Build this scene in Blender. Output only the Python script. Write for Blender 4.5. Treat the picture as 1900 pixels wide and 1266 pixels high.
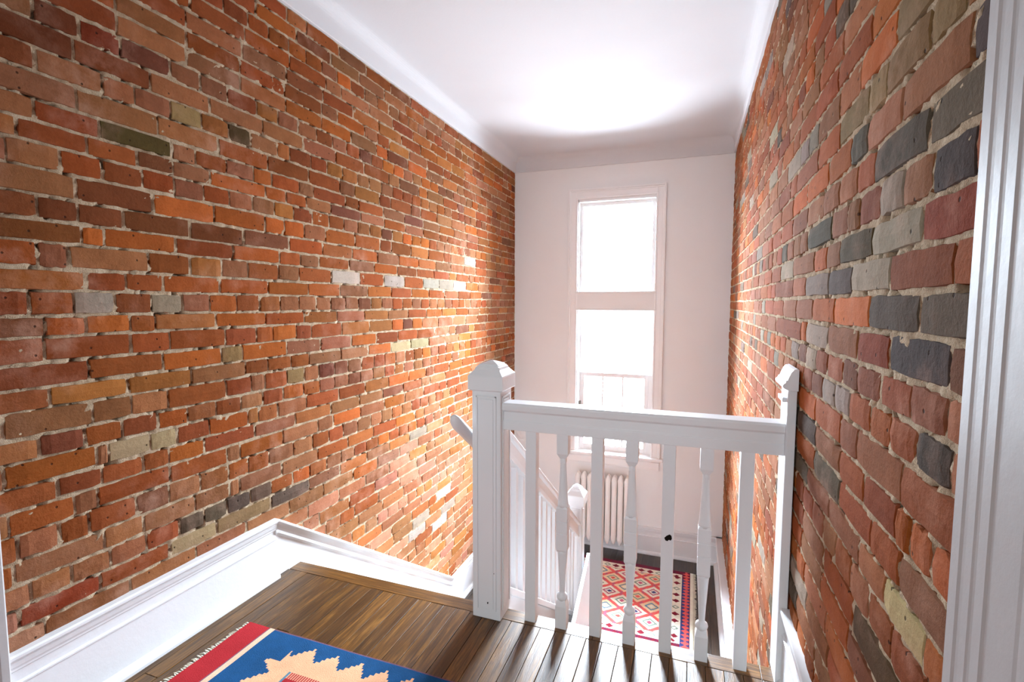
import bpy, math, random
import numpy as np
from mathutils import Matrix, Vector

# ------------------------------------------------------------------ scene settings
S = 1.22                      # every length below is written in camera heights; one is 1.22 m
C = bpy.context.scene
COL = C.collection
for o in list(bpy.data.objects):
    bpy.data.objects.remove(o)
rng = random.Random(7)
nrg = np.random.RandomState(7)

# camera
F_PX, YAW, PITCH, ROLL = 920.0, .3492, -.0757, .0023
cam = bpy.data.cameras.new('camera')
cam.sensor_width = 36.0
cam.lens = F_PX / 1900 * 36
cam.clip_start = .02
camo = bpy.data.objects.new('camera', cam)
COL.objects.link(camo)
cy, sy, cp, sp, cr, sr = math.cos(YAW), math.sin(YAW), math.cos(PITCH), math.sin(PITCH), math.cos(ROLL), math.sin(ROLL)
r_ = Vector((cy, sy, 0)); f_ = Vector((-sy, cy, 0)); u_ = Vector((0, 0, 1))
f2 = f_ * cp + u_ * sp; u2 = u_ * cp - f_ * sp
rr = r_ * cr + u2 * sr; uu = u2 * cr - r_ * sr
M = Matrix((rr, uu, -f2)).transposed().to_4x4()
M.translation = Vector((0, 0, 1 * S))
camo.matrix_world = M
C.camera = camo

SKY = 375.0
# world: white overcast daylight
w = bpy.data.worlds.new('overcast_sky'); C.world = w; w.use_nodes = True
bg = w.node_tree.nodes['Background']
_wn, _wl = w.node_tree.nodes, w.node_tree.links
_tc = _wn.new('ShaderNodeTexCoord'); _sx = _wn.new('ShaderNodeSeparateXYZ'); _wl.new(_tc.outputs['Generated'], _sx.inputs[0])
_ab = _wn.new('ShaderNodeMath'); _ab.operation = 'MULTIPLY_ADD'; _ab.inputs[1].default_value = .5; _ab.inputs[2].default_value = .5
_wl.new(_sx.outputs['Z'], _ab.inputs[0])
_cr = _wn.new('ShaderNodeValToRGB'); _wl.new(_ab.outputs[0], _cr.inputs[0])      # snowy ground, pale horizon, brighter overcast zenith
_cr.color_ramp.elements[0].position = .48; _cr.color_ramp.elements[0].color = (.12, .12, .12, 1)
_cr.color_ramp.elements[1].position = .85; _cr.color_ramp.elements[1].color = (1, 1, 1, 1)
_el = _cr.color_ramp.elements.new(.52); _el.color = (.22, .22, .22, 1)
_mu = _wn.new('ShaderNodeMath'); _mu.operation = 'MULTIPLY'; _mu.inputs[1].default_value = SKY; _wl.new(_cr.outputs[0], _mu.inputs[0]); _wl.new(_mu.outputs[0], bg.inputs['Strength'])
bg.inputs['Color'].default_value = (.84, .98, 1.12, 1)

C.view_settings.view_transform = 'Standard'
C.view_settings.look = 'None'
C.view_settings.exposure = 0.0
C.view_settings.gamma = 1.0
C.view_settings.use_curve_mapping = False
C.cycles.max_bounces = 10
C.cycles.diffuse_bounces = 6
C.cycles.glossy_bounces = 3
C.cycles.transparent_max_bounces = 8
C.cycles.sample_clamp_indirect = 8
C.cycles.use_denoising = True


def area(name, loc, target, sx, sy_, energy, color, portal=False):
    l = bpy.data.lights.new(name, 'AREA'); l.shape = 'RECTANGLE'
    l.size = sx * S; l.size_y = sy_ * S; l.energy = energy; l.color = color
    if portal: l.cycles.is_portal = True
    o = bpy.data.objects.new(name, l); COL.objects.link(o)
    o.location = Vector(loc) * S
    d = (Vector(target) - Vector(loc))
    o.rotation_euler = d.to_track_quat('-Z', 'Y').to_euler()
    return o

# daylight by the stair window; added unseen lamps fill from hall and doorway
area('window_portal', (-.578, 4.16, .8), (-.578, 0, .8), .62, 2.02, 1, (1, 1, 1), portal=True)
hl = area('hall_fill', (-.55, -1.22, .95), (-.55, 1.5, .55), 1.1, 1.3, 14, (.86, .95, 1.0)); hl.data.spread = math.radians(100)
area('doorway_fill', (.9, -.1, .75), (-1.4, .9, .1), .6, 1.2, 1, (.7, .88, 1.0))

# ------------------------------------------------------------------ helpers
def lin(c):
    return tuple(((x / 255) / 12.92 if x / 255 <= .04045 else ((x / 255 + .055) / 1.055) ** 2.4) for x in c) + (1,)

def tag(o, label=None, cat=None, group=None, kind=None):
    if label: o['label'] = label
    if cat: o['category'] = cat
    if group: o['group'] = group
    if kind: o['kind'] = kind
    return o

def empty(name, loc=(0, 0, 0), parent=None):
    o = bpy.data.objects.new(name, None); COL.objects.link(o)
    o.location = Vector(loc) * S; o.empty_display_size = .1
    if parent: o.parent = parent
    return o

class MB:
    """collects boxes, prisms, sweeps and lathes (in camera heights) and links them as one mesh object"""
    def __init__(s): s.v = []; s.f = []; s.m = []; s.sm = []
    def add(s, vs, fs, mi=0, smooth=False):
        b = len(s.v); s.v += [tuple(map(float, v)) for v in vs]
        for f in fs: s.f.append([b + i for i in f]); s.m.append(mi); s.sm.append(smooth)
        return s
    def box(s, x0, x1, y0, y1, z0, z1, mi=0):
        vs = [(x, y, z) for z in (z0, z1) for y in (y0, y1) for x in (x0, x1)]
        return s.add(vs, [(0, 2, 3, 1), (4, 5, 7, 6), (0, 1, 5, 4), (2, 6, 7, 3), (0, 4, 6, 2), (1, 3, 7, 5)], mi)
    def prism(s, poly, a0, a1, axis, mi=0):
        """polygon in the plane across axis, extruded from a0 to a1"""
        n = len(poly)
        def P(p, a):
            return {0: (a, p[0], p[1]), 1: (p[0], a, p[1]), 2: (p[0], p[1], a)}[axis]
        vs = [P(p, a0) for p in poly] + [P(p, a1) for p in poly]
        fs = [list(range(n))[::-1], list(range(n, 2 * n))] + [(i, (i + 1) % n, n + (i + 1) % n, n + i) for i in range(n)]
        return s.add(vs, fs, mi)
    def sweep(s, sections, mi=0, closed=True, caps=True, smooth=False):
        n = len(sections[0]); vs = [p for sec in sections for p in sec]; fs = []
        for k in range(len(sections) - 1):
            for i in range(n if closed else n - 1):
                j = (i + 1) % n
                fs.append((k * n + i, k * n + j, (k + 1) * n + j, (k + 1) * n + i))
        s.add(vs, fs, mi, smooth)
        if caps and closed:
            b = len(s.v) - len(vs)
            s.f.append([b + i for i in range(n)][::-1]); s.m.append(mi); s.sm.append(False)
            s.f.append([b + (len(sections) - 1) * n + i for i in range(n)]); s.m.append(mi); s.sm.append(False)
        return s
    def lathe(s, prof, cx, cy, n=14, mi=0, sq=False, ang=0.):
        secs = []
        for r, z in prof:
            if sq: secs.append([(cx - r, cy - r, z), (cx + r, cy - r, z), (cx + r, cy + r, z), (cx - r, cy + r, z)])
            else: secs.append([(cx + r * math.cos(ang + 2 * math.pi * i / n), cy + r * math.sin(ang + 2 * math.pi * i / n), z) for i in range(n)])
        return s.sweep(secs, mi, smooth=not sq)
    def build(s, name, mats, parent=None, bevel=0, loc=(0, 0, 0), recalc=True):
        me = bpy.data.meshes.new(name)
        L = Vector(loc)
        me.from_pydata([((v[0] - L[0]) * S, (v[1] - L[1]) * S, (v[2] - L[2]) * S) for v in s.v], [], s.f)
        mats = mats if isinstance(mats, (list, tuple)) else [mats]
        for m in mats: me.materials.append(m)
        me.polygons.foreach_set('material_index', s.m)
        me.polygons.foreach_set('use_smooth', s.sm)
        if recalc:
            import bmesh
            bm = bmesh.new(); bm.from_mesh(me); bmesh.ops.recalc_face_normals(bm, faces=bm.faces); bm.to_mesh(me); bm.free()
        me.update()
        o = bpy.data.objects.new(name, me); COL.objects.link(o)
        if parent: o.parent = parent
        o.location = L * S
        if parent:
            pw = Vector((0, 0, 0)); p = parent
            while p: pw = pw + p.location; p = p.parent
            o.location = L * S - pw
        if bevel:
            b = o.modifiers.new('edge', 'BEVEL'); b.width = bevel * S; b.segments = 2; b.limit_method = 'ANGLE'; b.angle_limit = .6
        return o

# ------------------------------------------------------------------ materials
def mat(name):
    m = bpy.data.materials.new(name); m.use_nodes = True
    return m, m.node_tree.nodes, m.node_tree.links, m.node_tree.nodes['Principled BSDF']

def ramp(N, pts):
    r = N.new('ShaderNodeValToRGB'); r.color_ramp.elements[0].position = pts[0][0]; r.color_ramp.elements[0].color = pts[0][1]
    r.color_ramp.elements[1].position = pts[-1][0]; r.color_ramp.elements[1].color = pts[-1][1]
    for p, c in pts[1:-1]:
        e = r.color_ramp.elements.new(p); e.color = c
    return r

def noise(N, L, scale, detail=4, rough=.6, vec=None):
    n = N.new('ShaderNodeTexNoise'); n.inputs['Scale'].default_value = scale; n.inputs['Detail'].default_value = detail
    n.inputs['Roughness'].default_value = rough
    if vec: L.new(vec, n.inputs['Vector'])
    return n

def geo_pos(N):
    g = N.new('ShaderNodeNewGeometry'); return g.outputs['Position']

def mixc(N, L, fac, a, b, mode='MIX'):
    m = N.new('ShaderNodeMix'); m.data_type = 'RGBA'; m.blend_type = mode
    for s, v in ((m.inputs[0], fac), (m.inputs[6], a), (m.inputs[7], b)):
        if hasattr(v, 'links'): L.new(v, s)
        else: s.default_value = v
    return m.outputs[2]

def mathn(N, L, op, a, b=None, clamp=False):
    m = N.new('ShaderNodeMath'); m.operation = op; m.use_clamp = clamp
    for s, v in ((m.inputs[0], a), (m.inputs[1], b)):
        if v is None: continue
        if hasattr(v, 'links'): L.new(v, s)
        else: s.default_value = v
    return m.outputs[0]

def paint(name, col, rough=.4, bump=.15, scale=60, spec=.5):
    m, N, L, B = mat(name)
    P = geo_pos(N)
    n = noise(N, L, scale, 4, .6, P)
    n2 = noise(N, L, 3, 3, .5, P)
    c = lin(col); c2 = tuple(x * .95 for x in c[:3]) + (1,)
    L.new(mixc(N, L, n2.outputs['Fac'], c, c2), B.inputs['Base Color'])
    B.inputs['Roughness'].default_value = rough
    B.inputs['Specular IOR Level'].default_value = spec
    bp = N.new('ShaderNodeBump'); bp.inputs['Strength'].default_value = bump; bp.inputs['Distance'].default_value = .002
    L.new(n.outputs['Fac'], bp.inputs['Height']); L.new(bp.outputs[0], B.inputs['Normal'])
    return m

WHITE = paint('white_gloss_paint', (234, 236, 238), .33, .25, 45)
CASING = paint('dimmed_casing_paint', (182, 179, 178), .5, .2, 45, .25)  # white casing greyed in its colour, in place of dimmer light there
WALLP = paint('off_white_wall_paint', (245, 246, 246), .8, .2, 90, .2)
CEIL = paint('ceiling_plaster', (222, 222, 224), .85, .2, 70, .2)
RADM = paint('radiator_enamel', (248, 248, 246), .3, .2, 60)
WINP = paint('window_trim_paint', (250, 250, 250), .4, .2, 50)
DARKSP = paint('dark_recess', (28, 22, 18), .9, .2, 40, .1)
METAL, N, L, B = mat('aged_metal'); B.inputs['Metallic'].default_value = .8; B.inputs['Base Color'].default_value = (.18, .16, .14, 1); B.inputs['Roughness'].default_value = .45
_n = noise(N, L, 80, 3, .6, geo_pos(N)); L.new(mathn(N, L, 'MULTIPLY_ADD', _n.outputs['Fac'], .3), B.inputs['Roughness'])
BRASS, N, L, B = mat('steel_hinge'); B.inputs['Metallic'].default_value = .9; B.inputs['Base Color'].default_value = (.5, .49, .47, 1)
_n = noise(N, L, 80, 3, .6, geo_pos(N)); L.new(mathn(N, L, 'MULTIPLY_ADD', _n.outputs['Fac'], .3), B.inputs['Roughness'])

def brick_mat(name, use_obj):
    m, N, L, B = mat(name)
    P = geo_pos(N)
    if use_obj:
        oi = N.new('ShaderNodeObjectInfo'); base = oi.outputs['Color']
    else:
        at = N.new('ShaderNodeVertexColor'); at.layer_name = 'brick_tint'; base = at.outputs['Color']
    n1 = noise(N, L, 14, 6, .65, P)       # mottling inside a brick
    n2 = noise(N, L, 120, 5, .7, P)       # grain
    n3 = noise(N, L, 3.2, 4, .6, P)       # lime bloom
    d = mixc(N, L, mathn(N, L, 'MULTIPLY', n1.outputs['Fac'], .9), (.62, .56, .52, 1), (1.25, 1.2, 1.2, 1))
    c = mixc(N, L, 1.0, base, d, 'MULTIPLY')
    g = mixc(N, L, n2.outputs['Fac'], (.78, .78, .78, 1), (1.2, 1.2, 1.2, 1))
    c = mixc(N, L, 1.0, c, g, 'MULTIPLY')
    rb = ramp(N, [(.50, (0, 0, 0, 1)), (.72, (.5, .5, .5, 1))])
    L.new(n3.outputs['Fac'], rb.inputs[0])
    rg = ramp(N, [(.4, (0, 0, 0, 1)), (.65, (1, 1, 1, 1))]); L.new(n1.outputs['Fac'], rg.inputs[0])
    c = mixc(N, L, mathn(N, L, 'MULTIPLY', rb.outputs[0], rg.outputs[0]), c, lin((190, 150, 130)))
    # pits: small dark holes in the fired face
    v = N.new('ShaderNodeTexVoronoi'); v.voronoi_dimensions = '2D'; v.inputs['Scale'].default_value = 15; v.inputs['Randomness'].default_value = 1
    sx = N.new('ShaderNodeSeparateXYZ'); L.new(P, sx.inputs[0]); cx = N.new('ShaderNodeCombineXYZ'); L.new(sx.outputs['Y'], cx.inputs[0]); L.new(sx.outputs['Z'], cx.inputs[1]); L.new(cx.outputs[0], v.inputs['Vector'])
    pit = ramp(N, [(.032, (1, 1, 1, 1)), (.06, (0, 0, 0, 1))]); L.new(v.outputs['Distance'], pit.inputs[0])
    pm = N.new('ShaderNodeSeparateColor'); L.new(v.outputs['Color'], pm.inputs[0])
    pf = mathn(N, L, 'MULTIPLY', pit.outputs[0], mathn(N, L, 'GREATER_THAN', pm.outputs[0], .6))
    c = mixc(N, L, mathn(N, L, 'MULTIPLY', pf, .8), c, (.03, .015, .01, 1))
    L.new(c, B.inputs['Base Color'])
    B.inputs['Roughness'].default_value = .95; B.inputs['Specular IOR Level'].default_value = .06
    h = mathn(N, L, 'ADD', n2.outputs['Fac'], mathn(N, L, 'MULTIPLY', n1.outputs['Fac'], 1.5))
    h = mathn(N, L, 'SUBTRACT', h, mathn(N, L, 'MULTIPLY', pf, 1.5))
    bp = N.new('ShaderNodeBump'); bp.inputs['Strength'].default_value = .5; bp.inputs['Distance'].default_value = .003
    L.new(h, bp.inputs['Height']); L.new(bp.outputs[0], B.inputs['Normal'])
    return m
BRICK_O = brick_mat('old_brick', True)
BRICK_V = brick_mat('old_brick_far', False)

MORTAR, N, L, B = mat('lime_mortar')
P = geo_pos(N)
_a = noise(N, L, 30, 6, .7, P); _b = noise(N, L, 260, 4, .7, P); _c = noise(N, L, 4, 3, .6, P)
_r = ramp(N, [(.3, lin((156, 132, 106))), (.5, lin((190, 168, 140))), (.7, lin((208, 190, 164)))])
L.new(_a.outputs['Fac'], _r.inputs[0])
_cc = mixc(N, L, 1., _r.outputs[0], mixc(N, L, _b.outputs['Fac'], (.65, .65, .65, 1), (1.3, 1.3, 1.3, 1)), 'MULTIPLY')
L.new(_cc, B.inputs['Base Color']); B.inputs['Roughness'].default_value = .95; B.inputs['Specular IOR Level'].default_value = .03
_bp = N.new('ShaderNodeBump'); _bp.inputs['Strength'].default_value = 1; _bp.inputs['Distance'].default_value = .004
L.new(mathn(N, L, 'ADD', _a.outputs['Fac'], _b.outputs['Fac']), _bp.inputs['Height']); L.new(_bp.outputs[0], B.inputs['Normal'])

def oak(name, along, dark, mid, light, rough):
    m, N, L, B = mat(name)
    tc = N.new('ShaderNodeTexCoord')
    oi = N.new('ShaderNodeObjectInfo')
    add = N.new('ShaderNodeVectorMath'); add.operation = 'ADD'
    L.new(geo_pos(N), add.inputs[0])
    cmb = N.new('ShaderNodeCombineXYZ'); L.new(mathn(N, L, 'MULTIPLY', oi.outputs['Random'], 37.), cmb.inputs[0]); L.new(mathn(N, L, 'MULTIPLY', oi.outputs['Random'], 91.), cmb.inputs[1])
    L.new(cmb.outputs[0], add.inputs[1])
    mp = N.new('ShaderNodeMapping'); L.new(add.outputs[0], mp.inputs['Vector'])
    mp.inputs['Scale'].default_value = (1, .06, 1) if along == 'y' else (.06, 1, 1)
    g1 = noise(N, L, 60, 6, .7, mp.outputs[0]); g1.inputs['Distortion'].default_value = 1.2
    g2 = noise(N, L, 330, 4, .6, mp.outputs[0])
    r = ramp(N, [(.28, lin(dark)), (.5, lin(mid)), (.72, lin(light))]); L.new(g1.outputs['Fac'], r.inputs[0])
    c = mixc(N, L, 1., r.outputs[0], mixc(N, L, g2.outputs['Fac'], (.6, .6, .6, 1), (1.35, 1.35, 1.35, 1)), 'MULTIPLY')
    t = mixc(N, L, oi.outputs['Random'], (.72, .70, .68, 1), (1.25, 1.22, 1.15, 1))
    c = mixc(N, L, 1., c, t, 'MULTIPLY')
    L.new(c, B.inputs['Base Color'])
    sc = noise(N, L, 7, 5, .7, geo_pos(N))
    L.new(mathn(N, L, 'MULTIPLY_ADD', sc.outputs['Fac'], .25), B.inputs['Roughness'])
    L.links if False else None
    B.inputs['Roughness'].default_value = rough
    k = mathn(N, L, 'ADD', mathn(N, L, 'MULTIPLY', sc.outputs['Fac'], .25), rough - .12)
    L.new(k, B.inputs['Roughness'])
    bp = N.new('ShaderNodeBump'); bp.inputs['Strength'].default_value = .35; bp.inputs['Distance'].default_value = .0015
    L.new(mathn(N, L, 'ADD', g1.outputs['Fac'], g2.outputs['Fac']), bp.inputs['Height']); L.new(bp.outputs[0], B.inputs['Normal'])
    return m
OAK_Y = oak('dark_oak_boards', 'y', (44, 26, 8), (88, 58, 22), (142, 100, 44), .36)
OAK_X = oak('dark_oak_nosing', 'x', (50, 30, 10), (94, 62, 24), (146, 102, 46), .34)
OAK_D = oak('dark_stained_oak', 'y', (34, 24, 16), (54, 38, 24), (84, 60, 36), .36)

def wool(name, col, var=.18, scale=300):
    m, N, L, B = mat(name)
    P = geo_pos(N)
    n = noise(N, L, scale, 3, .6, P); n2 = noise(N, L, 22, 4, .6, P)
    c = lin(col)
    a = tuple(x * (1 - var) for x in c[:3]) + (1,); b = tuple(min(1, x * (1 + var)) for x in c[:3]) + (1,)
    c1 = mixc(N, L, n2.outputs['Fac'], a, b)
    c1 = mixc(N, L, 1., c1, mixc(N, L, n.outputs['Fac'], (.7, .7, .7, 1), (1.3, 1.3, 1.3, 1)), 'MULTIPLY')
    L.new(c1, B.inputs['Base Color']); B.inputs['Roughness'].default_value = .95; B.inputs['Specular IOR Level'].default_value = .1
    bp = N.new('ShaderNodeBump'); bp.inputs['Strength'].default_value = .6; bp.inputs['Distance'].default_value = .002
    L.new(n.outputs['Fac'], bp.inputs['Height']); L.new(bp.outputs[0], B.inputs['Normal'])
    return m

GLASS, N, L, B = mat('window_glass')
N.remove(B)
_t = N.new('ShaderNodeBsdfTransparent'); _g = N.new('ShaderNodeBsdfGlossy'); _g.inputs['Roughness'].default_value = .02
_fr = N.new('ShaderNodeFresnel'); _fr.inputs[0].default_value = 1.3
_nz = noise(N, L, 5, 2, .5, geo_pos(N)); _bp = N.new('ShaderNodeBump'); _bp.inputs['Strength'].default_value = .05; L.new(_nz.outputs['Fac'], _bp.inputs['Height']); L.new(_bp.outputs[0], _g.inputs['Normal'])
_mx = N.new('ShaderNodeMixShader'); L.new(_fr.outputs[0], _mx.inputs[0]); L.new(_t.outputs[0], _mx.inputs[1]); L.new(_g.outputs[0], _mx.inputs[2])
L.new(_mx.outputs[0], N['Material Output'].inputs['Surface'])
ROWS_LEFT=[
 (1.6334,1.6888,[0.728,0.817,0.91,1.039,1.132,1.226,1.338,1.43,1.527,1.625,1.716]),
 (1.5767,1.6334,[0.802,0.983,1.161,1.361,1.55]),
 (1.5198,1.5767,[0.725,0.862,0.939,1.035,1.132,1.224,1.309,1.423,1.48,1.588]),
 (1.4614,1.5198,[0.804,0.997,1.186,1.378,1.574]),
 (1.4095,1.4614,[0.716,0.848,1.034,1.106,1.21,1.314,1.393,1.523,1.598]),
 (1.3626,1.4095,[0.682,0.82,0.938,1.035,1.151,1.362,1.457,1.558,1.698]),
 (1.3066,1.3626,[0.663,0.761,0.852,0.948,1.037,1.127,1.217,1.307,1.401,1.491,1.587]),
 (1.2451,1.3066,[0.79,0.973,1.161,1.358,1.446,1.544,1.661]),
 (1.1901,1.2451,[0.711,0.79,0.895,1.079,1.266,1.464,1.643]),
 (1.1402,1.1901,[0.797,0.844,1.032,1.225,1.416,1.519,1.618]),
 (1.0797,1.1402,[0.705,0.766,0.953,1.073,1.18,1.279,1.41,1.509,1.692]),
 (1.0269,1.0797,[0.799,0.893,0.989,1.168,1.362,1.557]),
 (0.9688,1.0269,[0.685,0.771,0.862,0.955,1.044,1.132,1.228,1.321,1.414,1.505,1.596,1.683]),
 (0.9198,0.9688,[0.709,0.794,0.896,0.964,1.151,1.345,1.531]),
 (0.86,0.9198,[0.706,0.896,1.002,1.182,1.305,1.376,1.487,1.565]),
 (0.8041,0.86,[0.793,0.979,1.165,1.244,1.437,1.617]),
 (0.7535,0.8041,[0.71,0.882,1.063,1.255,1.347,1.455,1.55]),
 (0.692,0.7535,[0.62,0.797,0.888,0.989,1.177,1.275,1.332,1.436,1.522,1.601]),
 (0.6384,0.692,[0.683,0.776,0.864,0.955,1.045,1.138,1.231,1.321,1.414,1.516,1.606]),
 (0.5821,0.6384,[0.617,0.8,0.827,0.932,1.009,1.114,1.256,1.298,1.386,1.529]),
 (0.531,0.5821,[0.715,0.808,0.909,0.982,1.092,1.284,1.47,1.667]),
 (0.4757,0.531,[0.62,0.745,0.797,0.983,1.171,1.219,1.407,1.588]),
 (0.4149,0.4757,[0.634,0.71,0.773,0.887,0.976,1.075,1.172,1.251,1.338,1.455,1.555]),
 (0.3608,0.4149,[0.623,0.805,0.904,1.055,1.176,1.212,1.395,1.584]),
 (0.3065,0.3608,[0.648,0.73,0.817,0.906,1.003,1.082,1.164,1.254,1.343,1.447]),
 (0.2562,0.3065,[0.625,0.79,0.971,1.122,1.34])]
ROWS_RIGHT=[
 (1.3536,1.4128,[0.854,1.011,1.141,1.315]),
 (1.2952,1.3536,[0.657,0.739,0.883,0.96,1.13,1.303,1.546]),
 (1.2376,1.2952,[0.64,0.818,0.956,1.044,1.198,1.401]),
 (1.1799,1.2376,[0.729,0.914,1,1.108,1.231,1.388]),
 (1.123,1.1799,[0.711,0.796,0.881,0.978,1.046,1.155,1.375]),
 (1.0694,1.123,[0.731,0.905,1.085,1.183,1.294,1.548,1.753]),
 (1.0157,1.0694,[0.646,0.827,1.004,1.158,1.376,1.535,1.846]),
 (0.9601,1.0157,[0.723,0.904,1.107,1.291,1.48,1.678,1.879,2.081]),
 (0.9058,0.9601,[0.642,0.811,0.951,1.142,1.344,1.407,1.806,1.993]),
 (0.8541,0.9058,[0.732,0.834,0.945,1.027,1.137,1.229,1.332]),
 (0.8023,0.8541,[0.623,0.708,0.792,0.871,0.977,1.071]),
 (0.7431,0.8023,[0.746,0.928,1.027]),
 (0.6901,0.7431,[0.653,0.709,0.756,0.886,1.017]),
 (0.6366,0.6901,[0.738,0.842,1.013]),
 (0.5861,0.6366,[0.656,0.78,0.89])]
TINT_LEFT=[(0.816,0.995,'g'),(1.0,1.0,'g'),(1.778,1.11,'w'),(2.138,1.112,'w'),(2.53,1.111,'w'),(2.68,1.116,'g'),(2.862,1.123,'w'),(3.129,1.28,'w'),(1.084,1.555,'t'),(1.266,1.552,'v'),(1.015,1.447,'v'),(1.204,0.833,'t'),(1.477,0.718,'t'),(0.878,0.612,'c'),(0.965,0.611,'c'),(2.152,0.776,'c'),(2.317,0.771,'c'),(1.012,0.287,'c'),(1.092,0.285,'c'),(1.185,0.281,'t'),(1.049,0.333,'d'),(1.128,0.333,'d'),(1.212,0.333,'d'),(1.297,0.339,'d'),(1.493,0.281,'d'),(1.362,1.227,'p'),(0.715,1.168,'b'),(0.873,1.259,'b'),(0.858,1.215,'b'),(0.754,1.215,'b'),(1.043,1.234,'b'),(1.165,1.231,'b'),(0.669,1.209,'b'),(1.108,1.175,'r'),(1.063,1.295,'o'),(1.246,1.295,'o'),(1.402,1.274,'o'),(0.921,1.161,'o'),(0.825,1.17,'o'),(1.316,1.17,'o'),(1.474,1.165,'o'),(0.709,1.051,'y'),(0.852,1.112,'m'),(1.076,1.051,'o'),(1.256,1.052,'o'),(1.443,1.054,'o'),(1.658,1.049,'o'),(0.843,1.057,'r'),(0.943,1.057,'r'),(1.005,1.11,'r'),(0.657,0.998,'r'),(0.731,0.991,'r'),(0.905,0.991,'r'),(1.064,0.995,'m'),(1.173,1.0,'o'),(1.062,0.944,'y'),(1.23,0.941,'o'),(1.413,0.946,'o'),(0.668,0.941,'b'),(0.75,0.937,'o'),(0.844,0.947,'o'),(0.93,0.944,'r'),(0.792,0.882,'r'),(0.665,0.887,'r'),(0.941,0.883,'r'),(1.076,0.881,'r'),(1.248,0.878,'r'),(0.701,0.827,'r'),(0.876,0.831,'r'),(1.065,0.833,'o'),(1.324,0.835,'o'),(1.515,0.828,'m'),(0.648,0.761,'y'),(0.792,0.78,'y'),(0.929,0.777,'y'),(0.7,0.712,'m'),(0.844,0.714,'m'),(0.933,0.719,'m'),(1.143,0.782,'m'),(1.086,0.723,'r'),(0.724,0.668,'p'),(0.648,0.663,'m'),(0.816,0.657,'r'),(0.909,0.664,'r'),(0.71,0.606,'o'),(1.194,0.615,'o'),(1.168,0.478,'o'),(1.113,0.547,'r'),(1.32,0.499,'o'),(1.066,0.493,'o'),(1.006,0.495,'r'),(1.504,0.556,'o'),(1.624,0.564,'y'),(0.687,0.484,'o'),(0.651,0.556,'r'),(0.767,0.546,'r'),(0.847,0.533,'r'),(0.65,0.449,'m'),(0.711,0.434,'m'),(0.757,0.454,'r'),(0.843,0.447,'r'),(0.707,0.375,'m'),(0.682,0.308,'m'),(0.702,0.283,'R'),(0.774,0.334,'m'),(0.895,0.395,'m'),(1.362,0.909,'r'),(1.564,0.994,'m'),(1.771,0.936,'m'),(2.006,0.943,'y'),(2.189,0.87,'o'),(1.517,0.88,'r'),(1.714,1.252,'o'),(1.975,1.307,'y'),(1.618,1.231,'o'),(2.015,1.236,'o'),(1.646,1.158,'o'),(1.613,1.091,'r'),(2.744,-0.27,'g'),(2.291,-0.292,'g'),(2.379,-0.222,'g'),(2.42,0.279,'g'),(2.645,0.274,'t'),(1.93,-0.127,'y'),(2.635,-0.313,'w'),(2.673,-0.156,'w'),(2.231,0.527,'o'),(1.941,0.214,'o'),(2.322,-0.183,'y'),(2.562,-0.535,'t'),(0.715,1.337,'m'),(0.681,1.409,'y'),(0.764,1.394,'r'),(0.871,1.678,'R'),(0.849,1.616,'b'),(0.735,1.599,'b'),(0.693,1.613,'b'),(0.712,1.542,'b'),(0.892,1.609,'b'),(0.768,1.658,'b')]
TINT_RIGHT=[(0.832,1.364,'t'),(0.785,1.321,'t'),(0.911,1.316,'t'),(1.024,1.324,'t'),(0.942,1.418,'O'),(0.969,1.371,'O'),(0.689,1.206,'d'),(0.785,1.214,'d'),(0.662,1.158,'D'),(0.839,1.156,'g'),(0.748,1.144,'m'),(0.66,1.108,'R'),(1.32,1.383,'g'),(1.492,1.365,'g'),(0.766,1.26,'m'),(0.872,1.273,'m'),(0.679,1.304,'t'),(0.631,1.262,'D'),(0.89,1.256,'m'),(0.808,1.095,'g'),(0.984,1.097,'v'),(1.183,1.101,'O'),(0.904,1.048,'g'),(0.723,1.044,'r'),(0.628,1.041,'r'),(1.082,1.049,'d'),(1.286,1.047,'g'),(1.691,1.099,'g'),(2.479,1.124,'g'),(0.802,0.985,'d'),(0.661,0.984,'d'),(0.995,0.99,'O'),(1.178,0.992,'o'),(1.383,0.99,'m'),(1.576,0.992,'m'),(0.758,0.932,'D'),(0.678,0.93,'D'),(0.627,0.93,'b'),(0.878,0.932,'R'),(1.037,0.938,'m'),(1.238,0.94,'g'),(0.664,0.884,'b'),(0.78,0.88,'r'),(0.886,0.882,'b'),(0.984,0.881,'p'),(1.076,0.882,'r'),(1.182,0.877,'r'),(1.304,0.875,'g'),(1.019,0.828,'g'),(1.115,0.824,'g'),(2.113,0.881,'g'),(1.778,0.814,'g'),(1.164,0.767,'r'),(0.93,0.836,'r'),(0.833,0.839,'o'),(0.756,0.84,'r'),(0.673,0.854,'D'),(0.671,0.821,'D'),(0.749,0.812,'r'),(0.834,0.78,'m'),(0.664,0.78,'r'),(1.057,0.668,'d'),(0.901,0.716,'r'),(0.804,0.728,'r'),(0.729,0.716,'o'),(0.683,0.719,'o'),(0.635,0.728,'o'),(0.785,0.66,'r'),(0.682,0.66,'m'),(0.712,0.615,'c'),(0.645,0.615,'o'),(0.832,0.522,'v'),(0.889,0.53,'m'),(1.041,0.565,'m'),(1.266,0.776,'o')]
HALLP = paint('hall_wall_paint', (150, 142, 132), .8, .2, 90, .2)
# ------------------------------------------------------------------ room dimensions (camera heights)
XL, XR, YF = -1.4148, .256, 3.95
ZC = 2.072            # top of the brickwork, foot of the cornice
ZT = 2.188            # ceiling
ZL = -.98             # landing
YN = 1.466            # top nosing
SLOPE = .6958
YB = -1.3             # back of the hall
RUN, RISE = .2012, .14

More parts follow.
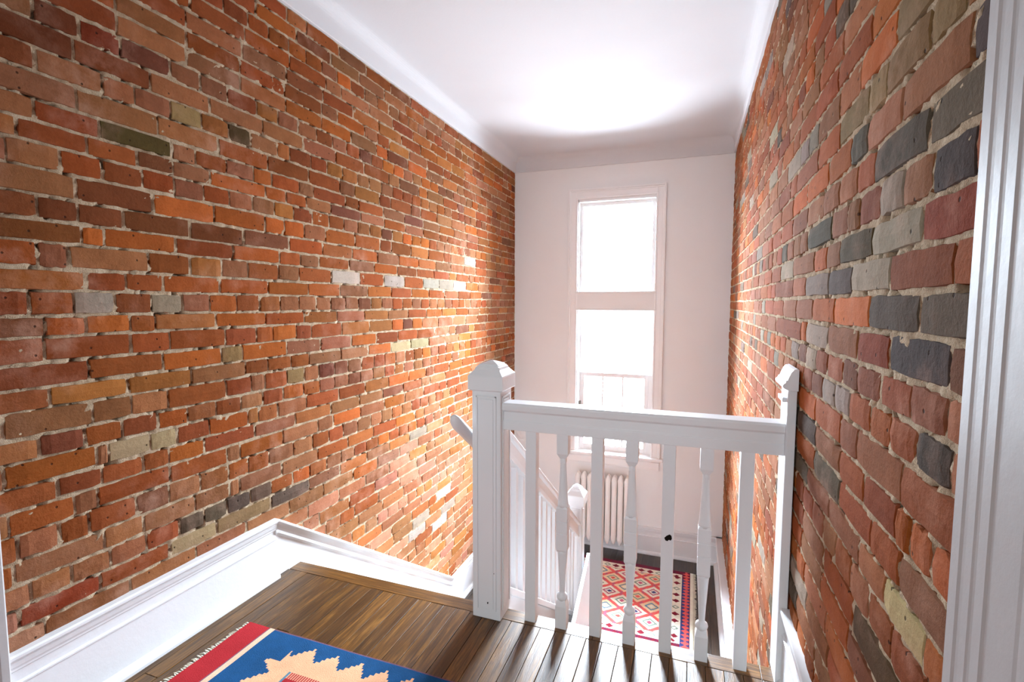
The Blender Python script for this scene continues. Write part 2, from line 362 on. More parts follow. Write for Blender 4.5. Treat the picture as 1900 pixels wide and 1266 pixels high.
# ------------------------------------------------------------------ mortar walls
def fbm(A, B_, scale, seed, octs=4):
    """value noise on arrays"""
    out = np.zeros_like(A); amp = 1.; tot = 0
    rs = np.random.RandomState(seed); T = rs.rand(256, 256)
    for o in range(octs):
        a = A * scale * 2 ** o + 17.3 * o; b = B_ * scale * 2 ** o + 5.1 * o
        ia = np.floor(a).astype(int); ib = np.floor(b).astype(int); fa = a - ia; fb = b - ib
        fa = fa * fa * (3 - 2 * fa); fb = fb * fb * (3 - 2 * fb)
        g = lambda i, j: T[i % 256, j % 256]
        v = (g(ia, ib) * (1 - fa) + g(ia + 1, ib) * fa) * (1 - fb) + (g(ia, ib + 1) * (1 - fa) + g(ia + 1, ib + 1) * fa) * fb
        out += (v - .5) * amp; tot += amp; amp *= .6
    return out / tot * 2

def mortar_wall(name, x, side, y0, y1, z0, z1, cell, seed):
    ny = int((y1 - y0) / cell) + 1; nz = int((z1 - z0) / cell) + 1
    Y, Z = np.meshgrid(np.linspace(y0, y1, ny), np.linspace(z0, z1, nz), indexing='ij')
    X = x + side * (-.0003 + .0042 * fbm(Y, Z, 85, seed, 3) + .0012 * fbm(Y, Z, 9, seed + 1, 2))
    X = X - side * .060 * np.clip(fbm(Y, Z, 62, seed + 5, 2) - .36, 0, .3)      # gaps where mortar has fallen out
    V = np.stack([X, Y, Z], -1).reshape(-1, 3) * S
    i = np.arange(ny - 1)[:, None] * nz + np.arange(nz - 1)[None, :]
    q = np.stack([i, i + nz, i + nz + 1, i + 1], -1).reshape(-1, 4)
    if side < 0: q = q[:, ::-1]
    me = bpy.data.meshes.new(name); me.vertices.add(len(V)); me.vertices.foreach_set('co', V.ravel())
    me.loops.add(q.size); me.loops.foreach_set('vertex_index', q.ravel().astype(np.int32))
    me.polygons.add(len(q)); me.polygons.foreach_set('loop_start', np.arange(0, q.size, 4, dtype=np.int32))
    me.polygons.foreach_set('loop_total', np.full(len(q), 4, dtype=np.int32))
    me.polygons.foreach_set('use_smooth', np.ones(len(q), dtype=bool))
    me.materials.append(MORTAR); me.update(); me.validate()
    o = bpy.data.objects.new(name, me); COL.objects.link(o)
    tag(o, kind='structure')
    return o

wall_left = mortar_wall('wall_left', XL, 1, .50, YF + .02, ZL, ZC + .02, .0085, 3)
wall_right = mortar_wall('wall_right', XR, -1, .42, YF + .02, ZL, ZC + .02, .0085, 9)

# ------------------------------------------------------------------ bricks
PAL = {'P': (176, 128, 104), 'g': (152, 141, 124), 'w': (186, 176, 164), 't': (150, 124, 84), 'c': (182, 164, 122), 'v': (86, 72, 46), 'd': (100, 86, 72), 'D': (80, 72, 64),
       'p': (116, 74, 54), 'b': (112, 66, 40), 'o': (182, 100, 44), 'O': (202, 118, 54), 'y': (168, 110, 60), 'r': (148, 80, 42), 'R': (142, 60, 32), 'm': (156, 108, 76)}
RND_L = ['r'] * 7 + ['m'] * 7 + ['o'] * 3 + ['y'] * 2 + ['p']
RND_R = ['r'] * 7 + ['m'] * 8 + ['o'] * 2 + ['g', 'd', 'p']

def make_variants(side):
    out = []
    for k in range(14):
        rs = np.random.RandomState(100 + k + (50 if side < 0 else 0))
        ny, nz = 6, 3
        vs = []; fs = []
        for j in range(nz):
            for i in range(ny):
                a = -.5 + i / (ny - 1); b = -.5 + j / (nz - 1)
                edge = i in (0, ny - 1) or j in (0, nz - 1); corner = i in (0, ny - 1) and j in (0, nz - 1)
                # the face: pulled in a little and rounded off at its rim
                aa = a * .982 + rs.uniform(-.006, .006); bb = b * (.93 if not corner else .88) + rs.uniform(-.035, .035)
                d = 1.0 + rs.uniform(-.12, .12) - (.34 if edge else 0) - (.4 if corner else 0)
                vs.append((d, aa, bb))
        rim = [j * ny + i for j, i in ([(0, i) for i in range(ny)] + [(j, ny - 1) for j in range(1, nz)] + [(nz - 1, i) for i in range(ny - 2, -1, -1)] + [(j, 0) for j in range(nz - 2, 0, -1)])]
        for j in range(nz - 1):
            for i in range(ny - 1):
                a = j * ny + i; fs.append((a, a + 1, a + ny + 1, a + ny))
        nb = len(vs)
        for r in rim:
            v = vs[r]; a = -.5 + (r % ny) / (ny - 1); b = -.5 + (r // ny) / (nz - 1)
            vs.append((-1.2, a * 1.0 + rs.uniform(-.006, .006), b * 1.0))
        n = len(rim)
        for q in range(n): fs.append((rim[q], nb + q, nb + (q + 1) % n, rim[(q + 1) % n]))
        vs = np.array(vs); vs[:, 0] *= side
        if side < 0: fs = [f[::-1] for f in fs]
        out.append((vs, fs))
    return out

def brick_list(rows, tints, y0, y1, zlo, seed, rnd, skip):
    side_seed = seed
    rg = random.Random(seed)
    rows = sorted(rows, key=lambda r: r[0])
    zs = [(a, b, list(c), True) for a, b, c in rows]
    z = rows[0][0]; k = -1
    while z > zlo:
        h = .0551 + rg.uniform(-.002, .002); zs.append((z - h, z, [], False)); z -= h
    z = rows[-1][1]
    while z < ZC - .012:
        h = .0551 + rg.uniform(-.002, .002); h = min(h, ZC - z); zs.append((z, z + h, [], False)); z += h
    zs.sort(key=lambda r: r[0])
    out = []
    for k, (za, zb, js, known) in enumerate(zs):
        js = sorted(js)
        head = (k % 6 == rows_head)
        if js:
            n = sum(1 for a, b in zip(js, js[1:]) if b - a < .115); head = n > .6 * len(js)
        else: js = [y0 + rg.uniform(.06, .2)]
        while js[0] > y0: js.insert(0, js[0] - (.092 if head else .188))
        while js[-1] < y1:
            st = .092 if head else (.188 if rg.random() > .14 else .094)
            js.append(js[-1] + st + rg.uniform(-.006, .006))
        for a, b in zip(js, js[1:]):
            a = max(a, y0); b = min(b, y1)
            if b - a < .02 or skip((a + b) / 2, b, (za + zb) / 2, zb): continue
            out.append([a, b, za, zb, None])
    for br in out:
        a, b, za, zb, _ = br
        for ty, tz, c in tints:
            if a <= ty < b and za <= tz < zb: br[4] = c
        if br[4] is None:
            low = za < .30 and (side_seed == 5)     # the foot of the left wall is pinker brick, paled further to imitate window glare
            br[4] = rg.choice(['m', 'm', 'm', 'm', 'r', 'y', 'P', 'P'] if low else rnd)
    return out
rows_head = 2

def proj(P):
    d = Vector(P) - Vector((0, 0, 1)); z = d.dot(f2)
    if z < .05: return None
    return 950 + F_PX * d.dot(rr) / z, 633 - F_PX * d.dot(uu) / z

def lay(wall, x, side, bricks, seed):
    V = make_variants(side); rg = random.Random(seed)
    meshes = []
    for vs, fs in V:
        me = bpy.data.meshes.new('brick'); me.from_pydata([tuple(v) for v in vs], [], fs); me.materials.append(BRICK_O); me.update(); meshes.append(me)
    def area_px(b):
        ps = [proj((x, yy, zz)) for yy, zz in ((b[0], b[2]), (b[1], b[2]), (b[1], b[3]), (b[0], b[3]))]
        if any(p is None for p in ps): return 0
        cx = sum(p[0] for p in ps) / 4; cyy = sum(p[1] for p in ps) / 4
        if not (-60 < cx < 1960 and -40 < cyy < 1306): return 0
        return abs(sum(ps[i][0] * ps[(i + 1) % 4][1] - ps[(i + 1) % 4][0] * ps[i][1] for i in range(4))) / 2
    bricks.sort(key=area_px, reverse=True)
    jv, jf, jc = [], [], []; base = 0
    for n, (a, b, za, zb, code) in enumerate(bricks):
        c = PAL[code]; s = rg.uniform(.85, 1.04)
        if code not in 'gwtcvdD': c = tuple(.74 * a_ + .26 * m_ for a_, m_ in zip(c, (152, 86, 50)))
        c = tuple(min(255, max(0, ch * s + rg.uniform(-4, 4))) for ch in c)
        jy = rg.uniform(.004, .010); jz = rg.uniform(.004, .008)
        w_, h_ = (b - a) - jy, (zb - za) - jz
        yc, zc = (a + b) / 2 + rg.uniform(-.001, .001), (za + zb) / 2 + rg.uniform(-.0015, .0015)
        pr = .0032 * rg.uniform(.75, 1.7); tilt = rg.uniform(-.012, .012)
        k = rg.randrange(len(V))
        if n < 300:
            o = bpy.data.objects.new('brick', meshes[k]); COL.objects.link(o); o.parent = wall
            o.location = (x * S, yc * S, zc * S); o.scale = (pr * S, w_ * S, h_ * S); o.rotation_euler = (tilt, 0, 0)
            o.color = lin(c)
        else:
            vs = V[k][0] * np.array([pr, w_, h_]); ct, st = math.cos(tilt), math.sin(tilt)
            y = vs[:, 1] * ct - vs[:, 2] * st; z = vs[:, 1] * st + vs[:, 2] * ct
            vs = np.stack([vs[:, 0] + x, y + yc, z + zc], -1) * S
            jv.append(vs); jf += [[i + base for i in f] for f in V[k][1]]; jc += [lin(c)] * len(vs); base += len(vs)
    me = bpy.data.meshes.new('brickwork'); me.from_pydata([tuple(v) for v in np.concatenate(jv)], [], jf)
    ca = me.color_attributes.new('brick_tint', 'FLOAT_COLOR', 'POINT'); ca.data.foreach_set('color', np.array(jc, dtype=np.float32).ravel())
    me.materials.append(BRICK_V); me.update()
    o = bpy.data.objects.new('brickwork', me); COL.objects.link(o); o.parent = wall; tag(o, kind='stuff')

def skirt_top(y):
    if y < 1.357: return .2186
    return max(.214 - SLOPE * (y - 1.357), -.757)
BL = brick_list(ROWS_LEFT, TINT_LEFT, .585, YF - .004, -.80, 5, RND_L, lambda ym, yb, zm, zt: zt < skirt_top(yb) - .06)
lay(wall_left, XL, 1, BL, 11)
rows_head = 1
BR = brick_list(ROWS_RIGHT, TINT_RIGHT, .47, YF - .004, -.80, 6, RND_R, lambda ym, yb, zm, zt: (ym < 1.40 and zt < .2) or (ym < 1.47 and zt < -.02))
lay(wall_right, XR, -1, BR, 12)

# ------------------------------------------------------------------ plain walls, ceiling, slabs
WY0, WY1 = YF, YF + .16
OX0, OX1, OZ0, OZ1 = -.885, -.270, -.20, 1.815     # window opening
m = MB()
m.box(XL - .1, OX0, WY0, WY1, ZL - .1, ZT + .05); m.box(OX1, XR + .1, WY0, WY1, ZL - .1, ZT + .05)
m.box(OX0, OX1, WY0, WY1, ZL - .1, OZ0 - .012); m.box(OX0, OX1, WY0, WY1, OZ1, ZT + .05)
tag(m.build('wall_far', WALLP), kind='structure')

# solid backing behind the mortar faces and the hall behind the camera
m = MB(); m.box(XL - .16, XL - .03, -.2, YF, ZL - .1, ZT + .05); m.box(XL - .12, XL - .0, YB, .50, -.02, ZT + .05)
tag(m.build('wall_left_hall', HALLP), kind='structure')
m = MB(); m.box(XR + .03, XR + .14, .36, YF, ZL - .1, ZT + .05); m.box(XR + .01, XR + .14, YB, -.42, -.02, ZT + .05); m.box(XR + .01, XR + .14, -.42, .36, 1.75, ZT + .05)
tag(m.build('wall_right_hall', HALLP), kind='structure')
m = MB(); m.box(XL - .1, XR + .1, YB - .1, YB, -.1, ZT + .05)
tag(m.build('wall_back', HALLP), kind='structure')
m = MB(); m.box(XL - .1, XR + 1.3, YB - .1, YF + .1, ZT, ZT + .08)
tag(m.build('ceiling', CEIL), kind='structure')
# side room seen through the doorway light
m = MB(); m.box(XR + .14, XR + 1.3, YB - .1, YB, -.1, ZT); m.box(XR + 1.2, XR + 1.3, YB, .8, -.1, ZT); m.box(XR + .14, XR + 1.3, .7, .8, -.1, ZT); m.box(XR + .1, XR + 1.3, YB, .8, -.1, -.01)
tag(m.build('wall_side_room', HALLP), kind='structure')
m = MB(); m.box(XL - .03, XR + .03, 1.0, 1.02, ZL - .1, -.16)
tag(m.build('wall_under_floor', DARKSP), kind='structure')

# cornice: a flat band, then a cove rising to the ceiling
prof = [(-.02, ZC), (.012, ZC), (.014, ZC + .003), (.014, ZC + .066)]
R_ = ZT - (ZC + .066)
prof += [(.014 + R_ * (1 - math.cos(a)), ZC + .066 + R_ * math.sin(a)) for a in [i * math.pi / 16 for i in range(1, 9)]]
prof += [(-.02, ZT + .005)]
secs = []
for kx, ky, sx, sy_ in ((XL, YB, 1, 0), (XL, YF, 1, -1), (XR, YF, -1, -1), (XR, YB, -1, 0)):
    secs.append([(kx + sx * d, ky + sy_ * d, z) for d, z in prof])
m = MB(); m.sweep(secs, smooth=False)
tag(m.build('trim_1', CEIL), kind='structure')

# ------------------------------------------------------------------ upper floor of oak boards
m = MB(); m.box(XL - .03, XR + .03, YB, YN - .03, -.16, -.016)
floor = tag(m.build('floor', OAK_D), kind='structure')
pw = .0475
x = XL + .002; k = 0
while x < XR:
    x1 = min(x + pw, XR)
    ys = [YB]; y = YB + rng.uniform(.2, 1.2)
    while y < YN - .3: ys.append(y); y += rng.uniform(.5, 1.2)
    ys.append(YN - .062)
    for a, b in zip(ys, ys[1:]):
        m = MB(); g = .0007; m.box(x + g, x1 - g, a + g, b - g, -.016, rng.uniform(-.0006, .0006))
        m.build('floorboard', OAK_Y, floor, bevel=.0009, loc=((x + x1) / 2, (a + b) / 2, 0))
    x = x1
# nosing board along the edge of the floor, in lengths
nx = [XL + .012, -.60, -.255, .066, .20, XR]
for a, b in zip(nx, nx[1:]):
    m = MB(); z = .0004
    m.prism([(YN - .061, -.018), (YN - .061, z), (YN - .006, z), (YN - .001, -.003), (YN, -.009), (YN - .001, -.015), (YN - .006, -.018)], a + .0006, b - .0006, 0)
    m.build('nosing', OAK_X, floor, bevel=.0006, loc=((a + b) / 2, YN - .03, 0))
# fascia below the edge on the open side
m = MB(); m.box(-.545, XR, YN - .03, YN - .012, -.20, -.018)
m.build('fascia_board', WHITE, floor)

# landing floor
m = MB(); m.box(XL - .03, XR + .03, 1.0, YF, ZL - .1, ZL - .016)
landing = tag(m.build('floor_landing', OAK_D), kind='structure')
x = XL + .002
while x < XR:
    x1 = min(x + pw, XR)
    ys = [1.9 if x < -.7 else 1.02]; y = ys[0] + rng.uniform(.3, 1.2)
    while y < YF - .25: ys.append(y); y += rng.uniform(.5, 1.1)
    ys.append(YF - .004)
    for a, b in zip(ys, ys[1:]):
        m = MB(); g = .0006; m.box(x + g, x1 - g, a + g, b - g, ZL - .016, ZL + rng.uniform(-.0005, .0005))
        m.build('floorboard', OAK_D, landing, loc=((x + x1) / 2, (a + b) / 2, ZL))
    x = x1

# ------------------------------------------------------------------ skirting boards
def sk(top):    # (depth, height) from the back foot round to the back top; top is the height of the cap
    t = top
    return [(-.012, 0), (.030, 0), (.030, .008), (.027, .017), (.020, .024), (.016, .026), (.016, t - .077), (.0185, t - .075), (.0185, t - .071),
            (.012, t - .068), (.012, t - .044), (.015, t - .041), (.0155, t - .036), (.018, t - .030), (.020, t - .020), (.0185, t - .017), (.024, t - .014), (.026, t - .010), (.026, t - .004), (.023, t), (-.012, t)]
m = MB()
secs = [[(XL + d, y, z) for d, z in sk(.2186)] for y in (.59, 1.345)]
m.sweep(secs)
tag(m.build('baseboard_left', WHITE), kind='structure')
m = MB(); m.sweep([[(XR - d * .9, y, z) for d, z in sk(.2186)] for y in (.53, 1.387)])
tag(m.build('baseboard_right', WHITE), kind='structure')
m = MB(); m.sweep([[(XL, YF - d, ZL + z) for d, z in sk(.2186)], [(XR, YF - d, ZL + z) for d, z in sk(.2186)]])
tag(m.build('baseboard_far', WHITE), kind='structure')
m = MB(); m.sweep([[(XR - d * 1.9, y, ZL + z) for d, z in sk(.2186)] for y in (1.03, YF)])
tag(m.build('baseboard_landing', WHITE), kind='structure')

# stair skirt on the left wall: plain board under a moulded cap that follows the flight
pts = [(1.345, .2186), (1.372, .2186 - .012), (2.753, -.7614 + .0), (YF, -.7614)]
pts = [(1.345, .2186), (1.352, .2175), (2.745, .2175 - SLOPE * 1.393), (YF, .2175 - SLOPE * 1.393)]
m = MB()
m.prism([(1.345, .0), (1.345, .20), (1.352, .20), (2.745, .20 - SLOPE * 1.393), (YF, .20 - SLOPE * 1.393), (YF, ZL), (2.66, ZL), (1.50, -.19), (YN - .05, -.05)], XL - .01, XL + .009, 0)
cap = [(-.012, -.062), (.013, -.060), (.016, -.052), (.016, -.044), (.012, -.040), (.013, -.030), (.018, -.020), (.0185, -.016), (.023, -.013), (.026, -.009), (.026, -.003), (.023, 0), (-.012, 0)]
m.sweep([[(XL + d, y, z + h) for d, h in cap] for y, z in pts])
m.sweep([[(XL + d, y, ZL + z) for d, z in [(0, 0), (.028, 0), (.028, .008), (.024, .018), (.016, .024), (0, .026)]] for y in (2.69, YF)])
tag(m.build('baseboard_stair', WHITE), kind='structure')

# ------------------------------------------------------------------ door casings at the frame's edges
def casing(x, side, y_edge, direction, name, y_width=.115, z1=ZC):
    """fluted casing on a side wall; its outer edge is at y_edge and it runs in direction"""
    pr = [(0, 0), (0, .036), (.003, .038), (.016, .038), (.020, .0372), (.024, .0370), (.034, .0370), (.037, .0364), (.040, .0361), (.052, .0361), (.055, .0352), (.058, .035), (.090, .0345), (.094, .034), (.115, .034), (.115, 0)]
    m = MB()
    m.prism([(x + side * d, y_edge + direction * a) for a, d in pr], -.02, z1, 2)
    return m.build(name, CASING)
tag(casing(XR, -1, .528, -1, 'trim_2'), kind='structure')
m = MB(); m.box(XR - .018, XR + .14, .39, .414, -.02, ZC)
tag(m.build('trim_3', WHITE), kind='structure')
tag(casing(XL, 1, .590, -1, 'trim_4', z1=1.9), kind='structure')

# ------------------------------------------------------------------ window
win = tag(empty('window_1', (-.578, YF, OZ0)), kind='structure')
m = MB()   # architrave: back band, flat, inner bead
def ring(m, x0, x1, z0, z1, w_, ya, yb):
    m.box(x0, x0 + w_, ya, yb, z0, z1); m.box(x1 - w_, x1, ya, yb, z0, z1); m.box(x0 + w_, x1 - w_, ya, yb, z1 - w_, z1)
ring(m, -.953, -.208, -.205, 1.899, .012, YF - .026, YF)
ring(m, -.941, -.220, -.205, 1.887, .012, YF - .019, YF)
ring(m, -.929, -.232, -.205, 1.875, .038, YF - .015, YF)
ring(m, -.893, -.266, -.205, 1.839, .014, YF - .020, YF)
m.build('casing', WINP, win, bevel=.002)
m = MB()   # jamb linings
m.box(OX0, OX0 + .014, YF - .005, YF + .155, OZ0, OZ1); m.box(OX1 - .014, OX1, YF - .005, YF + .155, OZ0, OZ1)
m.box(OX0, OX1, YF - .005, YF + .155, OZ1 - .014, OZ1)
m.build('jamb', WINP, win)
m = MB()   # transom bar
m.box(-.893, -.266, YF - .018, YF + .12, .955, 1.088); m.box(-.893, -.266, YF - .024, YF, .948, .958); m.box(-.893, -.266, YF - .024, YF, 1.085, 1.096)
m.build('transom', WALLP, win, bevel=.002)
m = MB(); m.box(-.975, -.186, YF - .050, YF + .14, -.222, -.200)
m.build('sill', WINP, win, bevel=.004)
m = MB(); m.prism([(YF, -.30), (YF - .014, -.30), (YF - .018, -.285), (YF - .018, -.240), (YF - .030, -.222), (YF, -.222)], -.945, -.216, 0)
m.build('apron', WINP, win)
def sash(name, x0, x1, z0, z1, y, fr, th, muntins=(), rail=None):
    m = MB(); rail = rail or fr
    m.box(x0, x0 + fr, y, y + th, z0, z1); m.box(x1 - fr, x1, y, y + th, z0, z1)
    m.box(x0 + fr, x1 - fr, y, y + th, z0, z0 + rail); m.box(x0 + fr, x1 - fr, y, y + th, z1 - fr, z1)
    s = m.build(name, WINP, win, bevel=.0015)
    for mx in muntins:
        MB().box(mx - .006, mx + .006, y + .004, y + th - .004, z0 + rail, z1 - fr).build('muntin', WINP, s)
    MB().box(x0 + fr * .8, x1 - fr * .8, y + th / 2 - .001, y + th / 2 + .001, z0 + rail * .8, z1 - fr * .8).build('pane', GLASS, s)
    return s
sash('transom_sash', OX0 + .014, OX1 - .014, 1.096, OZ1 - .014, YF + .055, .026, .022)
sash('upper_sash', OX0 + .014, OX1 - .014, .40, .948, YF + .085, .022, .022)
sash('lower_sash', OX0 + .030, OX1 - .045, OZ0, .440, YF + .050, .030, .022, (-.673, -.512), .045)
MB().box(OX0 + .018, OX0 + .030, YF + .045, YF + .075, OZ0, .44).box(OX1 - .045, OX1 - .014, YF + .055, YF + .070, OZ0, .44).build('sash_channel', WINP, win)
MB().box(-.866, -.850, YF + .030, YF + .050, .16, .20).lathe([(.004, .155), (.006, .16), (.006, .175), (.003, .18)], -.858, YF + .035, 8).build('sash_latch', METAL, win)

# ------------------------------------------------------------------ staircase flight
stair = tag(empty('staircase', (-1.0, YN + .6, ZL)), 'short flight of dark oak stairs descending along the left brick wall to the landing', 'stairs')
XS0, XS1 = XL + .010, -.602
for k in range(7):
    y = YN - .016 + RUN * k
    MB().box(XS0, XS1, y, y + .012, -RISE * (k + 1), -RISE * k - .018).build('riser', WHITE, stair)
for k in range(1, 7):
    y = YN + RUN * k; z = -RISE * k
    MB().prism([(y - RUN - .004, z - .018), (y - RUN - .004, z), (y - .006, z), (y - .001, z - .004), (y, z - .009), (y - .001, z - .014), (y - .006, z - .018)], XS0, XS1, 0).build('tread', OAK_X, stair)
def zsh(y): return -.187 - SLOPE * (y - 1.846)    # top of the shoe rail on the string
y0, y1 = YN - .012, 2.665
MB().prism([(y0, zsh(y0) - .03), (y1, zsh(y1) - .03), (y1, max(zsh(y1) - .26, ZL)), (y0, zsh(y0) - .26)], -.603, -.572, 0).build('string_board', WHITE, stair)
MB().prism([(y0, zsh(y0)), (y1, zsh(y1)), (y1, zsh(y1) - .03), (y0, zsh(y0) - .03)], -.614, -.560, 0).build('shoe_rail', WHITE, stair, bevel=.003)
MB().prism([(y0 - .2, zsh(y0) - .1), (y0, zsh(y0) - .24), (y1, zsh(y1) - .24), (y1, ZL), (y0 - .2, ZL)], -.600, -.585, 0).build('spandrel_panel', WALLP, stair)

# ------------------------------------------------------------------ newels and balustrades
def newel(name, parent, cx, cyy, hw, z0, ztop, kc=1.):
    """square post with a panelled face, a collar block and a stepped pyramid cap"""
    k = hw / .0475 * kc; zc0 = ztop - .092 * k
    m = MB(); m.box(cx - hw, cx + hw, cyy - hw, cyy + hw, z0, zc0 + .01)
    post = m.build(name, WHITE, parent, bevel=.0022, loc=(cx, cyy, z0))
    # panel on each face: an outer bead, a sunk line, a raised field
    for sx, sy_ in ((0, -1), (1, 0), (0, 1), (-1, 0)):
        m = MB()
        def slab(inset, t, zz0, zz1):
            a = hw - inset
            if sy_: m.box(cx - a, cx + a, min(cyy + sy_ * hw, cyy + sy_ * (hw + t)), max(cyy + sy_ * hw, cyy + sy_ * (hw + t)), zz0, zz1)
            else: m.box(min(cx + sx * hw, cx + sx * (hw + t)), max(cx + sx * hw, cx + sx * (hw + t)), cyy - a, cyy + a, zz0, zz1)
        zt = zc0 - .014
        a_ = .014 * hw / .0475
        # bead frame
        for q in (0,):
            w2 = .005
            for e0, e1 in ((hw - a_ - w2, hw - a_), (-(hw - a_), -(hw - a_ - w2))):
                if sy_: m.box(cx + e0, cx + e1, min(cyy + sy_ * hw, cyy + sy_ * (hw + .003)), max(cyy + sy_ * hw, cyy + sy_ * (hw + .003)), z0 + .03, zt)
                else: m.box(min(cx + sx * hw, cx + sx * (hw + .003)), max(cx + sx * hw, cx + sx * (hw + .003)), cyy + e0, cyy + e1, z0 + .03, zt)
            if sy_: m.box(cx - hw + a_, cx + hw - a_, min(cyy + sy_ * hw, cyy + sy_ * (hw + .003)), max(cyy + sy_ * hw, cyy + sy_ * (hw + .003)), zt - w2, zt)
            else: m.box(min(cx + sx * hw, cx + sx * (hw + .003)), max(cx + sx * hw, cx + sx * (hw + .003)), cyy - hw + a_, cyy + hw - a_, zt - w2, zt)
        slab(a_ + .010, .0022, z0 + .036, zt - .010)
        m.build('panel', WHITE, post, bevel=.001)
    P_ = [(hw, zc0), (hw + .009 * k, zc0 + .004), (hw + .010 * k, zc0 + .006), (hw + .010 * k, zc0 + .046 * k), (hw + .0085 * k, zc0 + .050 * k), (hw + .001, zc0 + .058 * k), (hw - .006 * k, zc0 + .066 * k),
          (hw - .009 * k, zc0 + .074 * k), (hw - .012 * k, zc0 + .075 * k), (hw - .012 * k, zc0 + .078 * k), (hw - .016 * k, zc0 + .079 * k), (hw - .016 * k, zc0 + .082 * k), (.006, ztop)]
    m = MB(); m.lathe(P_, cx, cyy, sq=True)
    m.build('cap', WHITE, post, bevel=.0008)
    return post

bal = tag(empty('balustrade', (-.17, 1.43, 0)), 'white painted guard railing of plain and turned balusters across the edge of the upper floor', 'railing')
newel('newel_post', bal, -.5895, 1.4355, .0475, 0, .822)
# half newel against the right wall
m = MB(); m.box(.229, XR - .006, 1.388, 1.483, 0, .79); hp = m.build('half_newel', WHITE, bal, bevel=.002, loc=(.243, 1.4355, 0))
m = MB()
cpf = [(.229, .785), (.217, .791), (.215, .795), (.215, .800), (.218, .803), (.220, .804), (.222, .810), (.225, .811), (.228, .820), (.233, .832), (.238, .838), (.246, .841), (XR - .006, .838), (XR - .006, .785)]
m.prism(cpf, 1.376, 1.495, 1); m.build('cap', WHITE, hp, bevel=.0008)
MB().box(.219, .230, 1.40, 1.47, .752, .764).build('moulding', WHITE, hp, bevel=.002)
# rail: flat cap over a deep board
m = MB()
m.prism([(1.405, .612), (1.405, .640), (1.4075, .643), (1.4075, .668), (1.400, .674), (1.3985, .690), (1.402, .696), (1.462, .696), (1.466, .690), (1.464, .674), (1.457, .668), (1.457, .643), (1.460, .640), (1.460, .612)], -.542, .229, 0)
m.build('handrail', WHITE, bal, bevel=.0012)
YBc = 1.4365
def square_baluster(cx, hw=.0168):
    m = MB(); m.box(cx - hw, cx + hw, YBc - hw, YBc + hw, 0, .613); return m.build('baluster', WHITE, bal, bevel=.0012, loc=(cx, YBc, 0))
def turned_baluster(cx, hw=.0172):
    m = MB()
    m.lathe([(hw, .549), (hw, .613)], cx, YBc, sq=True)
    m.lathe([(.0085, .520), (.0085, .533), (hw, .549)], cx, YBc, sq=True)
    m.lathe([(.0165, .383), (.0165, .392), (.0150, .402), (.0130, .44), (.0105, .49), (.0092, .525), (.0095, .54)], cx, YBc)
    m.lathe([(hw - .003, .243), (hw, .250), (hw, .300), (hw - .002, .302), (hw, .304), (hw, .338), (hw - .002, .340), (hw, .342), (hw, .380), (hw - .003, .386)], cx, YBc, sq=True)
    m.lathe([(.0125, .085), (.0165, .092), (.0175, .097), (.0160, .103), (.0090, .108), (.0085, .115), (.0100, .15), (.0130, .20), (.0155, .235), (.0160, .247)], cx, YBc)
    m.lathe([(hw, 0), (hw, .070), (hw - .004, .086), (.011, .092)], cx, YBc, sq=True)
    return m.build('turned_baluster', WHITE, bal, loc=(cx, YBc, 0))
bx = [-.455, -.356, -.2515, -.152, -.050, .0475, .1475]
for i, x in enumerate(bx):
    if i % 2 == 0:
        o = square_baluster(x)
        if i == 4:   # the chip in the paint
            yf = YBc - .0168
            m = MB(); m.prism([(x - .008, .341), (x - .005, .334), (x + .001, .333), (x + .004, .337), (x + .010, .336), (x + .0125, .342), (x + .011, .350), (x + .006, .353), (x + .001, .350), (x - .003, .347)], yf - .0008, yf + .003, 1)
            m.build('paint_chip', DARKSP, o)['label'] = 'dark chip in the paint'
    else: turned_baluster(x)
# little specks on the newel
for zz, xx, rr_ in ((.055, -.584, .0022), (.155, -.563, .0012)):
    MB().lathe([(.0003, zz - rr_ * 1.6), (rr_, zz), (.0003, zz + rr_ * 1.6)], xx, 1.3858 + rr_ * .3 - .002, 8).build('paint_chip', DARKSP, bal)

sb = tag(empty('stair_balustrade', (-.587, 2.1, ZL)), 'white sloping stair railing running down from the tall newel post to the landing', 'railing')
def zrl(y): return .572 - .70 * (y - 1.541)
y0, y1 = 1.485, 2.668
def sloped(m, prf, y0, y1, zf): m.sweep([[(x, y, zf(y) + h) for x, h in prf] for y in (y0, y1)]); return m
sloped(MB(), [(-.612, -.096), (-.612, -.074), (-.606, -.070), (-.606, -.030), (-.616, -.022), (-.618, -.008), (-.610, 0), (-.566, 0), (-.558, -.008), (-.560, -.022), (-.570, -.030), (-.570, -.070), (-.564, -.074), (-.564, -.096)], y0, y1, zrl).build('handrail', WHITE, sb, bevel=.001)
y = 1.560
while y < 2.64:
    h = .0125
    m = MB(); m.sweep([[(-.588 - h, y - h, zsh(y) - .005), (-.588 + h, y - h, zsh(y) - .005), (-.588 + h, y + h, zsh(y) - .022), (-.588 - h, y + h, zsh(y) - .022)],
                       [(-.588 - h, y - h, zrl(y) - .085), (-.588 + h, y - h, zrl(y) - .085), (-.588 + h, y + h, zrl(y) - .100), (-.588 - h, y + h, zrl(y) - .100)]])
    m.build('baluster', WHITE, sb, loc=(-.588, y, 0)); y += .078
MB().box(-.612, -.560, 1.484, 1.512, -.20, .50).build('half_newel', WHITE, sb, bevel=.002)
newel('newel_post', sb, -.592, 2.705, .0400, ZL, -.022, 1.45)

